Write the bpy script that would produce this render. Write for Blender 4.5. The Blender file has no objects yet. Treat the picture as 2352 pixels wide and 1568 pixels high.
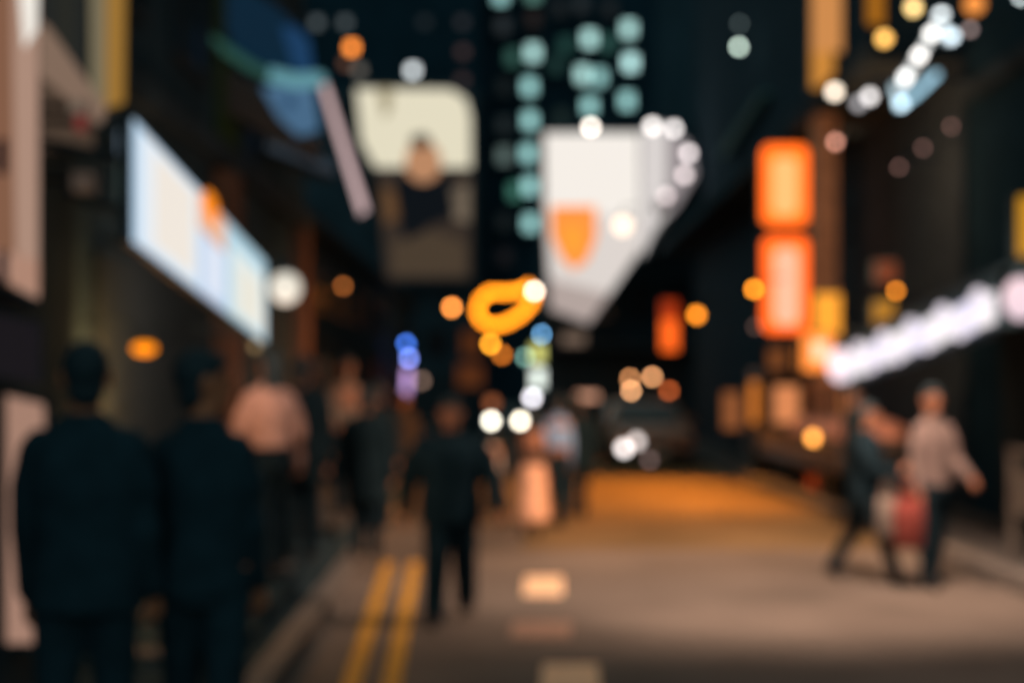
import bpy, bmesh, math, random
from mathutils import Vector, Matrix
R = math.radians
random.seed(7)
S = bpy.context.scene
COL = S.collection
# ------------------------------------------------------------------ camera numbers
F = 3267.0          # focal length in the units of a 2352 wide frame (50 mm on a 36 mm sensor)
EYE = 1.72          # eye height
HOR = 890.0         # row of the horizon
CINF = 55.0         # blur disc of a far point
FOCUS = 1.05
def P(u, v, Y):
    return Vector(((u - 1176.0) / F * Y, Y, EYE + (HOR - v) / F * Y))
def GX(u, Y): return (u - 1176.0) / F * Y
def lin(c):
    return tuple(((x/255.0)/12.92 if x/255.0 <= 0.04045 else ((x/255.0+0.055)/1.055)**2.4) for x in c)

# ------------------------------------------------------------------ materials
MATS = {}
def mat(name, rgb, rough=0.7, var=0.25, scale=6.0, metal=0.0, srgb=True, spec=0.3, bump=0.0):
    if name in MATS: return MATS[name]
    m = bpy.data.materials.new(name); m.use_nodes = True
    nt = m.node_tree; b = nt.nodes['Principled BSDF']
    c = lin(rgb) if srgb else rgb
    tc = nt.nodes.new('ShaderNodeTexCoord')
    n = nt.nodes.new('ShaderNodeTexNoise'); n.inputs['Scale'].default_value = scale; n.inputs['Detail'].default_value = 5
    nt.links.new(tc.outputs['Object'], n.inputs['Vector'])
    r = nt.nodes.new('ShaderNodeValToRGB')
    r.color_ramp.elements[0].position = 0.3; r.color_ramp.elements[1].position = 0.7
    r.color_ramp.elements[0].color = (*[x*(1-var) for x in c], 1)
    r.color_ramp.elements[1].color = (*[min(1, x*(1+var)) for x in c], 1)
    nt.links.new(n.outputs['Fac'], r.inputs['Fac'])
    nt.links.new(r.outputs['Color'], b.inputs['Base Color'])
    b.inputs['Roughness'].default_value = rough; b.inputs['Metallic'].default_value = metal
    b.inputs['Specular IOR Level'].default_value = spec
    if bump:
        bp = nt.nodes.new('ShaderNodeBump'); bp.inputs['Strength'].default_value = bump; bp.inputs['Distance'].default_value = 0.02
        nt.links.new(n.outputs['Fac'], bp.inputs['Height']); nt.links.new(bp.outputs['Normal'], b.inputs['Normal'])
    MATS[name] = m; return m
def glow(rgb, k=1.0):
    """a backlit face, a lamp, or a part with its lit tone put in: an even emission of the colour seen"""
    key = ('glow', tuple(rgb), round(k, 3))
    if key in MATS: return MATS[key]
    m = bpy.data.materials.new('lit_face'); m.use_nodes = True
    b = m.node_tree.nodes['Principled BSDF']
    c = lin(rgb)
    b.inputs['Base Color'].default_value = (*[0.015 + 0.03*x for x in c], 1)
    b.inputs['Roughness'].default_value = 0.6
    b.inputs['Specular IOR Level'].default_value = 0.0
    b.inputs['Emission Color'].default_value = (*c, 1)
    b.inputs['Emission Strength'].default_value = k
    MATS[key] = m; return m

# ------------------------------------------------------------------ mesh helpers
class MB:
    def __init__(s): s.v = []; s.f = []
    def add(s, vs, fs):
        o = len(s.v); s.v += [Vector(x) for x in vs]; s.f += [tuple(i+o for i in f) for f in fs]; return s
    def box(s, c, d, rz=0.0):
        c = Vector(c); M = Matrix.Rotation(rz, 3, 'Z')
        vs = [c + M @ Vector((x*d[0]/2, y*d[1]/2, z*d[2]/2)) for x in (-1,1) for y in (-1,1) for z in (-1,1)]
        return s.add(vs, [(0,1,3,2),(4,6,7,5),(0,4,5,1),(2,3,7,6),(0,2,6,4),(1,5,7,3)])
    def span(s, a, b):
        a = Vector(a); b = Vector(b)
        return s.box((a+b)/2, [abs(b[i]-a[i]) for i in range(3)])
    def poly(s, pts, th):
        """a flat outline with real thickness, thickened away from the viewer side (first face)"""
        pts = [Vector(p) for p in pts]
        n = Vector((0,0,0))
        for i in range(len(pts)):
            a, b = pts[i], pts[(i+1) % len(pts)]
            n += a.cross(b)
        n.normalize()
        if n.dot(pts[0] - Vector((0,0,EYE))) > 0: pts.reverse(); n = -n
        k = len(pts)
        back = [p - n*th for p in pts]
        fs = [tuple(range(k)), tuple(range(2*k-1, k-1, -1))]
        fs += [(i, i+k, (i+1) % k + k, (i+1) % k) for i in range(k)]
        return s.add(pts + back, fs)
    def tube(s, pts, rad, seg=10, closed=False, flat=(1,1)):
        pts = [Vector(p) for p in pts]; k = len(pts)
        if not hasattr(rad, '__len__'): rad = [rad]*k
        rings = []; up = Vector((0.13, 0.31, 0.94))
        for i in range(k):
            a = pts[(i-1) % k] if (closed or i > 0) else pts[i]
            b = pts[(i+1) % k] if (closed or i < k-1) else pts[i]
            t = (b-a).normalized()
            x = t.cross(up)
            if x.length < 1e-3: x = t.cross(Vector((1,0,0)))
            x.normalize(); y = t.cross(x)
            rings.append((pts[i], x, y, rad[i], t))
        if not closed:
            p, x, y, r, t = rings[0]
            pre = [(p - t*r*0.95, x, y, r*0.2, t), (p - t*r*0.75, x, y, r*0.65, t)]
            p, x, y, r, t = rings[-1]
            post = [(p + t*r*0.75, x, y, r*0.65, t), (p + t*r*0.95, x, y, r*0.2, t)]
            rings = pre + rings + post
        o = len(s.v); k = len(rings)
        for p, x, y, r, t in rings:
            for j in range(seg):
                a = 2*math.pi*j/seg
                s.v.append(p + x*math.cos(a)*r*flat[0] + y*math.sin(a)*r*flat[1])
        for i in range(k if closed else k-1):
            i2 = (i+1) % k
            for j in range(seg):
                j2 = (j+1) % seg
                s.f.append((o+i*seg+j, o+i*seg+j2, o+i2*seg+j2, o+i2*seg+j))
        if not closed:
            s.f.append(tuple(o+j for j in range(seg))[::-1]); s.f.append(tuple(o+(k-1)*seg+j for j in range(seg)))
        return s
    def ell(s, c, r, seg=16, rings=10, rz=0.0):
        c = Vector(c); o = len(s.v); M = Matrix.Rotation(rz, 3, 'Z')
        s.v.append(c + Vector((0,0,r[2])))
        for i in range(1, rings):
            th = math.pi*i/rings
            for j in range(seg):
                a = 2*math.pi*j/seg
                s.v.append(c + M @ Vector((r[0]*math.sin(th)*math.cos(a), r[1]*math.sin(th)*math.sin(a), r[2]*math.cos(th))))
        s.v.append(c - Vector((0,0,r[2])))
        last = len(s.v)-1
        for j in range(seg):
            s.f.append((o, o+1+j, o+1+(j+1) % seg))
            s.f.append((last, last-seg+(j+1) % seg, last-seg+j))
        for i in range(rings-2):
            for j in range(seg):
                a = o+1+i*seg+j; b = o+1+i*seg+(j+1) % seg
                s.f.append((a, a+seg, b+seg, b))
        return s
    def stack(s, rows, seg=20):
        """closed body of elliptic rings: (x, y, z, rx, ry)"""
        o = len(s.v); k = len(rows)
        for (x, y, z, rx, ry) in rows:
            for j in range(seg):
                a = 2*math.pi*j/seg
                s.v.append(Vector((x+rx*math.cos(a), y+ry*math.sin(a), z)))
        for i in range(k-1):
            for j in range(seg):
                j2 = (j+1) % seg
                s.f.append((o+i*seg+j, o+i*seg+j2, o+(i+1)*seg+j2, o+(i+1)*seg+j))
        s.f.append(tuple(o+j for j in range(seg))[::-1]); s.f.append(tuple(o+(k-1)*seg+j for j in range(seg)))
        return s
    def lathe(s, c, prof, axis='Z', seg=20):
        """prof: (radius, height) pairs, closed body"""
        c = Vector(c); o = len(s.v); k = len(prof)
        for (r, h) in prof:
            for j in range(seg):
                a = 2*math.pi*j/seg
                p = (r*math.cos(a), r*math.sin(a), h)
                if axis == 'X': p = (h, r*math.cos(a), r*math.sin(a))
                if axis == 'Y': p = (r*math.sin(a), h, r*math.cos(a))
                s.v.append(c + Vector(p))
        for i in range(k-1):
            for j in range(seg):
                j2 = (j+1) % seg
                s.f.append((o+i*seg+j, o+i*seg+j2, o+(i+1)*seg+j2, o+(i+1)*seg+j))
        s.f.append(tuple(o+j for j in range(seg))[::-1]); s.f.append(tuple(o+(k-1)*seg+j for j in range(seg)))
        return s
    def mesh(s, name, off=Vector((0,0,0))):
        me = bpy.data.meshes.new(name)
        me.from_pydata([tuple(p - off) for p in s.v], [], s.f)
        bm = bmesh.new(); bm.from_mesh(me)
        bmesh.ops.recalc_face_normals(bm, faces=bm.faces); bm.to_mesh(me); bm.free()
        return me
def base_of(o):
    p = Vector(o.location); q = o.parent
    while q is not None: p += Vector(q.location); q = q.parent
    return p
def obj(name, mb, m, parent=None, smooth=False, bevel=0.0, origin=None):
    off = base_of(parent) if parent else Vector(origin or (0,0,0))
    me = mb.mesh(name, off)
    o = bpy.data.objects.new(name, me); COL.objects.link(o)
    if parent: o.parent = parent
    else: o.location = off
    me.materials.append(m)
    if smooth: me.polygons.foreach_set('use_smooth', [True]*len(me.polygons))
    if bevel:
        b = o.modifiers.new('edge', 'BEVEL'); b.width = bevel; b.segments = 2; b.limit_method = 'ANGLE'
    return o
def tag(o, label=None, cat=None, group=None, kind=None):
    if label: o['label'] = label
    if cat: o['category'] = cat
    if group: o['group'] = group
    if kind: o['kind'] = kind
    return o
def thing(name, loc, label, cat, group=None):
    o = bpy.data.objects.new(name, None); o.empty_display_size = 0.1
    COL.objects.link(o); o.location = loc
    return tag(o, label, cat, group)
def light(parent, loc, power, rgb, radius=0.08, aim=None, cone=100, blend=.9):
    l = bpy.data.lights.new('bulb_light', 'SPOT' if aim else 'POINT'); l.energy = power; l.color = rgb; l.shadow_soft_size = radius
    o = bpy.data.objects.new('bulb_light', l); COL.objects.link(o); o.parent = parent
    o.location = Vector(loc) - base_of(parent)
    if aim:
        l.spot_size = R(cone); l.spot_blend = blend
        o.rotation_euler = (Vector(aim) - Vector(loc)).to_track_quat('-Z','Y').to_euler()
    return o

# common materials
ASPHALT = mat('asphalt', (0.135,0.122,0.112), 0.85, 0.3, 0.55, srgb=False, spec=0.0)
PAVE = mat('paving_stone', (0.085,0.085,0.085), 0.8, 0.3, 3.0, srgb=False, spec=0.0)
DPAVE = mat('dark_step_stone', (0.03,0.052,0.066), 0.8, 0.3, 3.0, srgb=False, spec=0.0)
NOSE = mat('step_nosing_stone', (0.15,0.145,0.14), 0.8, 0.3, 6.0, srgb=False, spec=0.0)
KERB = mat('kerb_granite', (0.16,0.155,0.15), 0.75, 0.2, 9.0, srgb=False, spec=0.0)
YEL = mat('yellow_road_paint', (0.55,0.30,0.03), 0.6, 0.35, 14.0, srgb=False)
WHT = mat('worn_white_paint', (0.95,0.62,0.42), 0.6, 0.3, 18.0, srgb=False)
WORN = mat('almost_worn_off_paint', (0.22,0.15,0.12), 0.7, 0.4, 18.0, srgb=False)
CONC = mat('dark_concrete', (0.036,0.066,0.088), 0.85, 0.3, 0.8, srgb=False, spec=0.0)
CONC2 = mat('sooty_render', (0.045,0.066,0.082), 0.85, 0.35, 1.5, srgb=False, spec=0.0)
TOWER = mat('tower_cladding', (0.013,0.036,0.054), 0.8, 0.2, 0.3, srgb=False, spec=0.0)
DGLASS = mat('dark_glass', (0.012,0.016,0.02), 0.15, 0.1, 1.0, srgb=False, spec=0.5)
STEEL = mat('dark_steel', (0.026,0.045,0.06), 0.7, 0.2, 20.0, srgb=False, spec=0.05)
BLACKM = mat('black_enamel', (0.02,0.045,0.062), 0.5, 0.2, 20.0, srgb=False)
SHUT = mat('roller_shutter', (0.04,0.058,0.07), 0.8, 0.15, 30.0, srgb=False, spec=0.0)
RUBBER = mat('tyre_rubber', (0.02,0.02,0.02), 0.85, 0.1, 20.0, srgb=False)
CHROME = mat('chrome', (0.5,0.5,0.5), 0.25, 0.05, 10.0, metal=1.0, srgb=False)

# ------------------------------------------------------------------ ground, road, pavements
def sheet(name, rows, m, label=None):
    """rows of (xl, xr, Y, z): a long strip"""
    mb = MB(); vs = []; fs = []
    for (a, b, Y, z) in rows: vs += [(a, Y, z), (b, Y, z)]
    for i in range(len(rows)-1): fs.append((2*i, 2*i+1, 2*i+3, 2*i+2))
    mb.add(vs, fs)
    o = obj(name, mb, m); o['kind'] = 'structure'; return o
CREST = 31.0
def gz(Y): return 0.0 if Y < CREST else -(Y-CREST)*0.015
sheet('ground', [(-400,400,-60,-0.012), (-400,400,CREST,-0.012), (-400,400,420,gz(420)-0.012)], CONC2)
def kx(Y): return -1.12 - 0.025*min(Y, 30)    # left kerb line
rows = [(kx(-4), 4.25, -4, 0), (kx(10), 4.25, 10, 0), (kx(20), 4.25, 20, 0), (kx(30), 4.25, CREST, 0),
        (kx(30), 4.0, 60, gz(60)), (kx(30)-1, 6, 130, gz(130))]
sheet('road', rows, ASPHALT)
FARROAD = mat('brown_lamplit_surfacing', (0.145,0.112,0.066), 0.85, 0.22, 0.9, srgb=False, spec=0.0)  # browner surfacing past the seam; some orange lamplight is put into its colour
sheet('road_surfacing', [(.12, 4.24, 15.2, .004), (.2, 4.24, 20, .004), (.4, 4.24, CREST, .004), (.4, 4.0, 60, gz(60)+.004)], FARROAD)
def solid(name, outline, z0, z1, m):
    k = len(outline); mb = MB()
    mb.add([(x,y,z1) for x,y in outline] + [(x,y,z0) for x,y in outline],
           [tuple(range(k)), tuple(range(2*k-1,k-1,-1))] + [(i,i+k,(i+1)%k+k,(i+1)%k) for i in range(k)])
    o = obj(name, mb, m); o['kind'] = 'structure'; return o
KW = 0.16
solid('pavement', [(-9,-4),(kx(-4)-KW,-4),(kx(30)-KW,31),(kx(30)-KW,58),(-9,58)], -1.2, 0.13, DPAVE)
solid('kerb', [(kx(-4)-KW+.002,-4),(kx(-4),-4),(kx(30),31),(kx(30),58),(kx(30)-KW+.002,58),(kx(30)-KW+.002,31)], -1.2, 0.136, KERB)
solid('pavement', [(4.25+KW,-4),(16,-4),(16,47),(4.25+KW,47)], -1.2, 0.13, PAVE)
solid('kerb', [(4.25,-4),(4.25+KW-.002,-4),(4.25+KW-.002,47),(4.25,47)], -1.2, 0.136, KERB)
# shallow steps that carry the left pavement up to the terrace, each with a paler nosing
edges = [8.1, 9.25, 10.9, 13.4]
for i, y in enumerate(edges):
    z = 0.13 + 0.07*(i+1)
    xr = -1.62 - 0.01*i
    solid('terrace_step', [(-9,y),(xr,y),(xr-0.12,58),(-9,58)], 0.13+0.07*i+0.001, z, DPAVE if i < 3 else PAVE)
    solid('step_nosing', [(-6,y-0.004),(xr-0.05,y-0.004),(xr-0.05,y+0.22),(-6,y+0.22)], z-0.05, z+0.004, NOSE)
TERR = 0.13+0.07*4
# yellow double line and the worn centre dashes
def mark(name, a, b, w0, w1, m, z=0.004):
    mb = MB(); mb.add([(a[0]-w0/2,a[1],z),(a[0]+w0/2,a[1],z),(b[0]+w1/2,b[1],z),(b[0]-w1/2,b[1],z)], [(0,1,2,3)])
    o = obj(name, mb, m); o['kind'] = 'structure'; return o
def gp(u, v):
    Y = EYE*F/(v-HOR); return (GX(u,Y), Y)
a, b = gp(893,1290), gp(808,1568)
def ext(a, b, Y): t = (Y-a[1])/(b[1]-a[1]); return (a[0]+(b[0]-a[0])*t, Y)
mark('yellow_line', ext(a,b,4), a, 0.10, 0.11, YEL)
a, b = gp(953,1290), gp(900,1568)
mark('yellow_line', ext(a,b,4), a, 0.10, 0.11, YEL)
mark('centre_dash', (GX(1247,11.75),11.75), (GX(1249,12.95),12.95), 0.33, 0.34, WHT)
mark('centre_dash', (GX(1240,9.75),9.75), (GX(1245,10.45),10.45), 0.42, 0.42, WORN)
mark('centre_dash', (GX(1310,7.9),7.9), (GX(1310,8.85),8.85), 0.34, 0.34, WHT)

# ------------------------------------------------------------------ lamps and lit signs
def blur(Y): return CINF*(1 - FOCUS/Y)
def lamp(u, v, Y, label, rgb, e=14.0, over=1.0, power=0.0, lrgb=None, wall=None, group=None, name='globe_lamp', squash=1.0, arm=None):
    """a glass globe of e view units across, on a small cap and an arm"""
    c = P(u, v, Y); r = e/2.0/F*Y
    k = over*max(1.0, (blur(Y)/e)**2/max(squash,0.3))
    t = thing(name, c, label, 'lamp', group)
    obj('globe', MB().ell(c, (r, r, r*squash), 16, 10), glow(rgb, k), t, smooth=True)
    cap = MB().lathe(c + Vector((0,0,r*squash*0.93)), [(r*0.45, 0), (r*0.5, r*0.25), (r*0.22, r*0.5)], seg=12)
    obj('cap', cap, BLACKM, t)
    dx = arm if arm is not None else (0.5 if c.x > 0 else -0.5)
    top = c + Vector((0,0,r*squash*0.93 + r*0.45))
    obj('bracket', MB().tube([top, top+Vector((dx*0.15,0.0,r*0.6+0.05)), top+Vector((dx,0.05,r*0.6+0.08))], max(0.012, r*0.1), 6), STEEL, t)
    if power: light(t, c - Vector((0,0,r*squash+0.1)), power, lrgb or lin(rgb))
    return t
def quad(u0, v0, u1, v1, Y): return [P(u0,v0,Y), P(u1,v0,Y), P(u1,v1,Y), P(u0,v1,Y)]
class VP:
    """a vertical wall plane through two plan points"""
    def __init__(s, u0, Y0, u1, Y1):
        s.a = Vector((GX(u0,Y0),Y0)); s.d = Vector((GX(u1,Y1),Y1)) - s.a
    def __call__(s, u, v):
        k = (u-1176.0)/F
        t = (k*s.a.y - s.a.x)/(s.d.x - k*s.d.y)
        return P(u, v, s.a.y + t*s.d.y)
def rquad(u0, v0, u1, v1, Y, r=20, n=5):
    o = []
    for (cx, cy, a0) in ((u1-r,v0+r,-90),(u1-r,v1-r,0),(u0+r,v1-r,90),(u0+r,v0+r,180)):
        for i in range(n+1):
            a = R(a0+90*i/n); o.append(P(cx+r*math.cos(a), cy+r*math.sin(a), Y))
    return o
def center(pts):
    c = Vector((0,0,0))
    for p in pts: c += p
    return c/len(pts)
def grow(pts, k):
    c = center(pts); return [c + (p-c)*k for p in pts]
def toward(pts, d):
    """moved d metres along the face's own normal, to the street side"""
    n = Vector((0,0,0))
    for i in range(len(pts)): n += pts[i].cross(pts[(i+1) % len(pts)])
    n.normalize()
    if n.dot(pts[0]-Vector((0,0,EYE))) > 0: n = -n
    return [p + n*d for p in pts]
def signbox(name, outline, panels, label, cat='sign', depth=0.18, case=None, group=None, part='lit_panel', rim=1.04):
    """a light box: a housing with lit panels set 4 mm proud of it; panels = [(outline, rgb, k, layer, name)]"""
    t = thing(name, center(outline), label, cat, group)
    obj('housing', MB().poly(grow(outline, rim), depth), case or BLACKM, t)
    for p in panels:
        pts, rgb = p[0], p[1]; k = p[2] if len(p) > 2 else 1.0; lay = p[3] if len(p) > 3 else 1
        nm = p[4] if len(p) > 4 else part
        obj(nm, MB().poly(toward(pts, 0.006*lay), 0.004), glow(rgb, k), t)
    return t
def arms(t, a, b, w=0.04):
    obj('bracket', MB().tube([a, b], w, 6), STEEL, t); return t
def tubes(name, Y, paths, label, r=10.0, cat='neon sign', frame=None):
    """bent glass tubes on a dark steel backing rail; paths = [(points, rgb, over, closed)]"""
    allp = [P(u,v,Y) for pth in paths for (u,v) in pth[0]]
    t = thing(name, center(allp), label, cat)
    for pth in paths:
        pts = [P(u,v,Y) for (u,v) in pth[0]]
        rad = (pth[4] if len(pth) > 4 else r)/2/F*Y
        w = 2*rad*F/Y
        k = pth[2]*blur(Y)/w*0.785 if w < blur(Y) else pth[2]
        obj('neon_tube', MB().tube(pts, rad, 8, closed=pth[3]), glow(pth[1], k), t, smooth=True)
        for p in pts[::2]:
            pass
    return t

# ---- right side
WHITE = (234,226,216)
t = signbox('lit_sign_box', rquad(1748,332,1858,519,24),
   [(rquad(1750,334,1856,517,24), (350,146,42), 1.0, 1, 'orange_glow_rim'), (rquad(1774,362,1832,494,24), (290,200,124), 1.0, 2, 'pale_panel')],  # paler middle and orange rim paint the inner tube's glow falloff
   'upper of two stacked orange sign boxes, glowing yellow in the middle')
arms(t, P(1846,340,24.1), P(1960,330,24.3)); arms(t, P(1846,500,24.1), P(1960,495,24.3))
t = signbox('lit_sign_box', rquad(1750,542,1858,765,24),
   [(rquad(1752,544,1856,763,24), (350,138,44), 1.0, 1, 'orange_glow_rim'), (rquad(1778,570,1834,746,24), (290,198,162), 1.0, 2, 'pale_panel')],  # painted glow again: peach core fading to an orange rim
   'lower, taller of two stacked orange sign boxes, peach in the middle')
arms(t, P(1846,550,24.1), P(1960,545,24.3)); arms(t, P(1846,745,24.1), P(1960,745,24.3))
t = signbox('lit_sign_box', quad(1519,690,1557,806,40),
   [(quad(1520,735,1556,805,40), (300,120,36), 1.0, 1, 'lower_panel'), (quad(1520,691,1556,735,40), (190,60,20), 0.9, 1, 'upper_panel')],
   'narrow upright red-orange sign box left of the round orange lamp')
arms(t, P(1540,695,40.1), P(1640,690,40.3))
# tall amber lit pier sign at the top, right
t = signbox('tall_lit_sign', quad(1862,-140,1936,205,22),
   [(quad(1864,-138,1934,120,22), (222,150,85), 0.85, 1), (quad(1864,120,1915,203,22), (225,150,65), 0.8, 1)],
   'tall amber lit sign hanging at the top above the orange sign boxes')
arms(t, P(1900,-100,22.1), P(2010,-100,22.3)); 
t = signbox('lit_sign_box', quad(1992,-60,2030,60,20), [(quad(1993,-58,2029,58,20), (190,118,30), 0.75, 1)],
   'dim amber sign panel at the top edge left of the warm round lamps')
arms(t, P(2010,-50,20.1), P(2100,-60,20.3))
t = signbox('lit_sign_box', quad(1846,245,1912,312,26), [(quad(1848,247,1910,310,26), (225,105,42), 1.0, 1)],
   'small dull orange sign face just above the upper orange sign box')
arms(t, P(1900,262,26.1), P(1960,262,26.3))
t = signbox('lit_sign_box', quad(1872,345,1932,418,26), [(quad(1874,347,1930,416,26), (270,118,48), 1.0, 1)],
   'small orange sign face tucked behind the right edge of the upper sign box')
arms(t, P(1925,350,26.1), P(1990,350,26.3))
t = signbox('lit_sign_box', quad(1868,672,1932,772,21), [(quad(1870,674,1930,770,21), (275,178,58), 1.0, 1)],
   'yellow sign panel right of the lower orange sign box')
arms(t, P(1925,690,21.1), P(2000,690,21.3))
t = signbox('lit_sign_box', quad(1842,764,1914,852,20), [(quad(1844,766,1912,850,20), (310,172,70), 1.0, 1), (quad(1868,785,1900,825,20), (255,225,190), 1.2, 2)],
   'amber sign face with a pale middle, left of the lit white fascia')
arms(t, P(1900,780,20.1), P(1990,775,20.3))
t = signbox('lit_sign_box', quad(2010,600,2060,650,16), [(quad(2011,601,2059,649,16), (120,50,25), 0.75, 1)],
   'dull red sign face above the amber lamp over the white fascia')
t = signbox('lit_sign_box', quad(2005,690,2055,750,16), [(quad(2006,691,2054,749,16), (190,130,35), 0.8, 1)],
   'dull yellow sign face just above the white lit fascia')
t = signbox('tall_lit_sign', quad(2338,450,2400,590,12), [(quad(2339,452,2399,588,12), (215,150,35), 0.9, 1)],
   'amber sign board cut off by the right edge of the view')
# white fascia lettering on an awning edge, running along the right pavement
A0, A1 = P(1928,850,17.2), P(2296,704,12.4)
t = thing('fascia_sign', (A0+A1)/2, 'long white lit fascia rising to the right over the dark awning', 'sign')
hh = 0.15
obj('housing', MB().poly([A0+Vector((0,.06,-hh-.02)), A1+Vector((0,-.06,-hh-.02)), A1+Vector((0,-.06,hh+.02)), A0+Vector((0,.06,hh+.02))], 0.16), BLACKM, t)
N = 11
for i in range(N):
    a = A0.lerp(A1, (i+0.03)/N); b = A0.lerp(A1, (i+0.97)/N); h = hh*(0.86+0.3*random.random())
    rgb = (236,229,232) if i % 3 else (222,216,236)
    obj('lit_letter', MB().poly([a+Vector((-.05,0,-h)), b+Vector((-.05,0,-h)), b+Vector((-.05,0,h)), a+Vector((-.05,0,h))], 0.02), glow(rgb, 1.3), t)
    obj('bulb', MB().ell(a.lerp(b,.5)+Vector((-.1,0,-hh*.75 if i % 2 else hh*.75)), (.07,.09,.09), 12, 8), glow((232,224,236), 1.15), t, smooth=True)
lamp(1930,838,17.0, 'white round lamp with a pink tint at the lower end of the lit fascia', (255,226,234), e=56, over=1.4, squash=1.4, arm=0.6)
lamp(2345,685,11.6, 'large white round lamp with pink tint at the upper end of the fascia', (240,212,222), e=80, over=1.06, squash=1.25, arm=0.6)
# cool white neon at the top right
t = tubes('neon_sign', 14, [
   ([(2158,38),(2128,100),(2098,150),(2072,195)], (222,224,222), .7, False, 16),
   ([(2160,45),(2178,92)], (200,214,220), .6, False, 14),
   ([(2066,243),(2105,215),(2150,172)], (140,178,196), .95, False, 16),
   ([(2055,200),(2068,240)], (180,205,215), .7, False, 14)],
   'cool white bent tube sign hanging at the top right')
for (a,b) in (((2158,38),(2240,40)), ((2178,92),(2260,96)), ((2150,172),(2240,180))):
    obj('bracket', MB().tube([P(*a,14.03), P(*b,14.25)], 0.02, 6), STEEL, t)
for (u,v,rgb,l) in ((2162,36,(214,222,224),'topmost pale bulb along the cool tube sign'),(2186,84,(196,212,220),'pale bulb on the right branch of the cool tube sign'),(2140,78,(226,224,220),'second pale bulb down the cool tube sign'),(2112,128,(228,224,220),'pale bulb half way down the cool tube sign'),(2080,178,(222,222,220),'pale bulb at the lower bend of the cool tube sign'),(2070,238,(176,202,214),'bluish bulb at the lower tip of the cool tube sign')):
    lamp(u,v,13.9,l,rgb,e=22,over=1.05,arm=.2,group='bulbs along the cool tube sign')

lamp(1998,222,14.2, 'pale grey-white round lamp at the lower left of the cool tube sign', (205,200,198), e=22)
lamp(1972,238,14.4, 'dimmer grey round lamp left of the cool tube sign', (120,118,120), e=22)
lamp(1917,211,15, 'bright white round lamp with an orange rim below the tall amber sign', (244,226,204), e=24, over=1.06)
lamp(2031,89,10.5, 'warm yellow round lamp, lower of two beside the tube sign', (252,190,96), e=26, over=1.06)
lamp(2098,18,10.5, 'warm pale yellow round lamp cut by the top edge beside the tube sign', (255,216,140), e=26, over=1.06)
lamp(2238,10,11, 'orange round lamp cut by the top edge right of the tube sign', (245,150,70), e=44)
lamp(2228,68,12.5, 'dim grey-brown round lamp under the orange lamp at the top right', (98,84,82), e=14)
lamp(2345,-6,14, 'grey-white lamp cut off by the top right corner', (150,160,160), e=14)
lamp(1919,326,19, 'dim mauve round lamp between the two small orange sign faces', (160,110,95), e=14)
for i,(u,v,l) in enumerate(((2185,291,'upper right of three faint brown lamps on the dark wall'),(2120,340,'middle of three faint brown lamps on the dark wall'),(2065,384,'lower left of three faint brown lamps on the dark wall'))):
    lamp(u,v,15.5-i*0.5, l, (62,44,40), e=9, group='three faint lamps on the dark wall')
SOD = (1.0,0.31,0.035)
lamp(2058,668,17, 'amber round lamp above the white fascia, beside a dull red sign', (190,108,26), e=12)
lamp(1600,723,26, 'orange round lamp right of the narrow red-orange sign', (246,140,34), e=18, over=1.05)
lamp(1732,664,21.5, 'orange round lamp at the left edge of the lower orange sign box', (250,146,32), e=14, over=1.05)
lamp(1735,750,30, 'faint brown lamp at the foot of the lower orange sign box', (50,36,32), e=10)
for (u,v,c,l) in ((1498,865,(198,138,92),'right of three clustered peach lamps above the parked car'),(1447,869,(168,112,70),'dimmer upper left of three clustered peach lamps above the car'),(1450,897,(205,146,100),'lowest of three clustered peach lamps above the parked car')):
    lamp(u,v,44, l, c, e=11, group='cluster of three peach lamps')
lamp(1537,897,42, 'dull red lamp right of the three peach lamps', (142,66,30), e=12)
lamp(1697,108,34, 'greenish white round lamp high on the dark right wall', (160,178,166), e=13)
lamp(1699,55,34, 'faint grey lamp just above the greenish white lamp', (38,44,44), e=10)

# ---- white banner block at the junction
YB = 46.0
band = [P(1248,304,YB), P(1470,304,YB), P(1476,570,YB), P(1352,745,YB), P(1262,712,YB)]
t = signbox('banner_sign', band, [
   ([P(1250,306,YB), P(1468,306,YB), P(1470,500,YB), P(1252,480,YB)], (238,231,223), 1.08, 1, 'bright_panel'),
   ([P(1252,480,YB), P(1470,500,YB), P(1474,568,YB), P(1400,675,YB), P(1260,640,YB)], (222,213,207), 1.0, 1, 'middle_panel'),
   ([P(1260,640,YB), P(1400,675,YB), P(1352,743,YB), P(1264,710,YB)], (184,168,162), 0.95, 1, 'lower_panel'),
   ([P(1266,474,YB), P(1368,474,YB), P(1370,545,YB), P(1350,598,YB), P(1318,620,YB), P(1290,594,YB), P(1266,540,YB)], (262,152,66), 1.0, 2, 'orange_motif'),
   ([P(1292,520,YB), P(1336,520,YB), P(1334,580,YB), P(1310,594,YB)], (262,166,56), 1.0, 3, 'orange_motif')],
   'big white lit banner with an orange cup shape on it', depth=0.4)
obj('fixing_beam', MB().span(P(1270,330,YB+0.45)+Vector((0,0,-.1)), P(1460,330,YB+0.45)+Vector((0,1.5,.1))), STEEL, t)
W = VP(1470,45.9,1600,43.6)
wing = [W(1472,300), W(1520,283), W(1585,330), W(1600,400), W(1556,470), W(1506,540), W(1476,600)]
t = signbox('wing_sign', wing, [
   ([W(1473,302), W(1519,285), W(1532,292), W(1532,490), W(1500,535), W(1474,590)], (216,209,206), 1.02, 1, 'pale_panel'),
   ([W(1532,292), W(1584,332), W(1598,400), W(1558,468), W(1532,500)], (158,148,150), .9, 1, 'grey_panel'),
   ([W(1500,470), W(1540,440), W(1545,462), W(1512,500)], (96,86,84), .8, 2, 'dark_patch')],
   'greyish white side panel angled off the right of the big banner', depth=0.2, rim=1.01)
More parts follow.
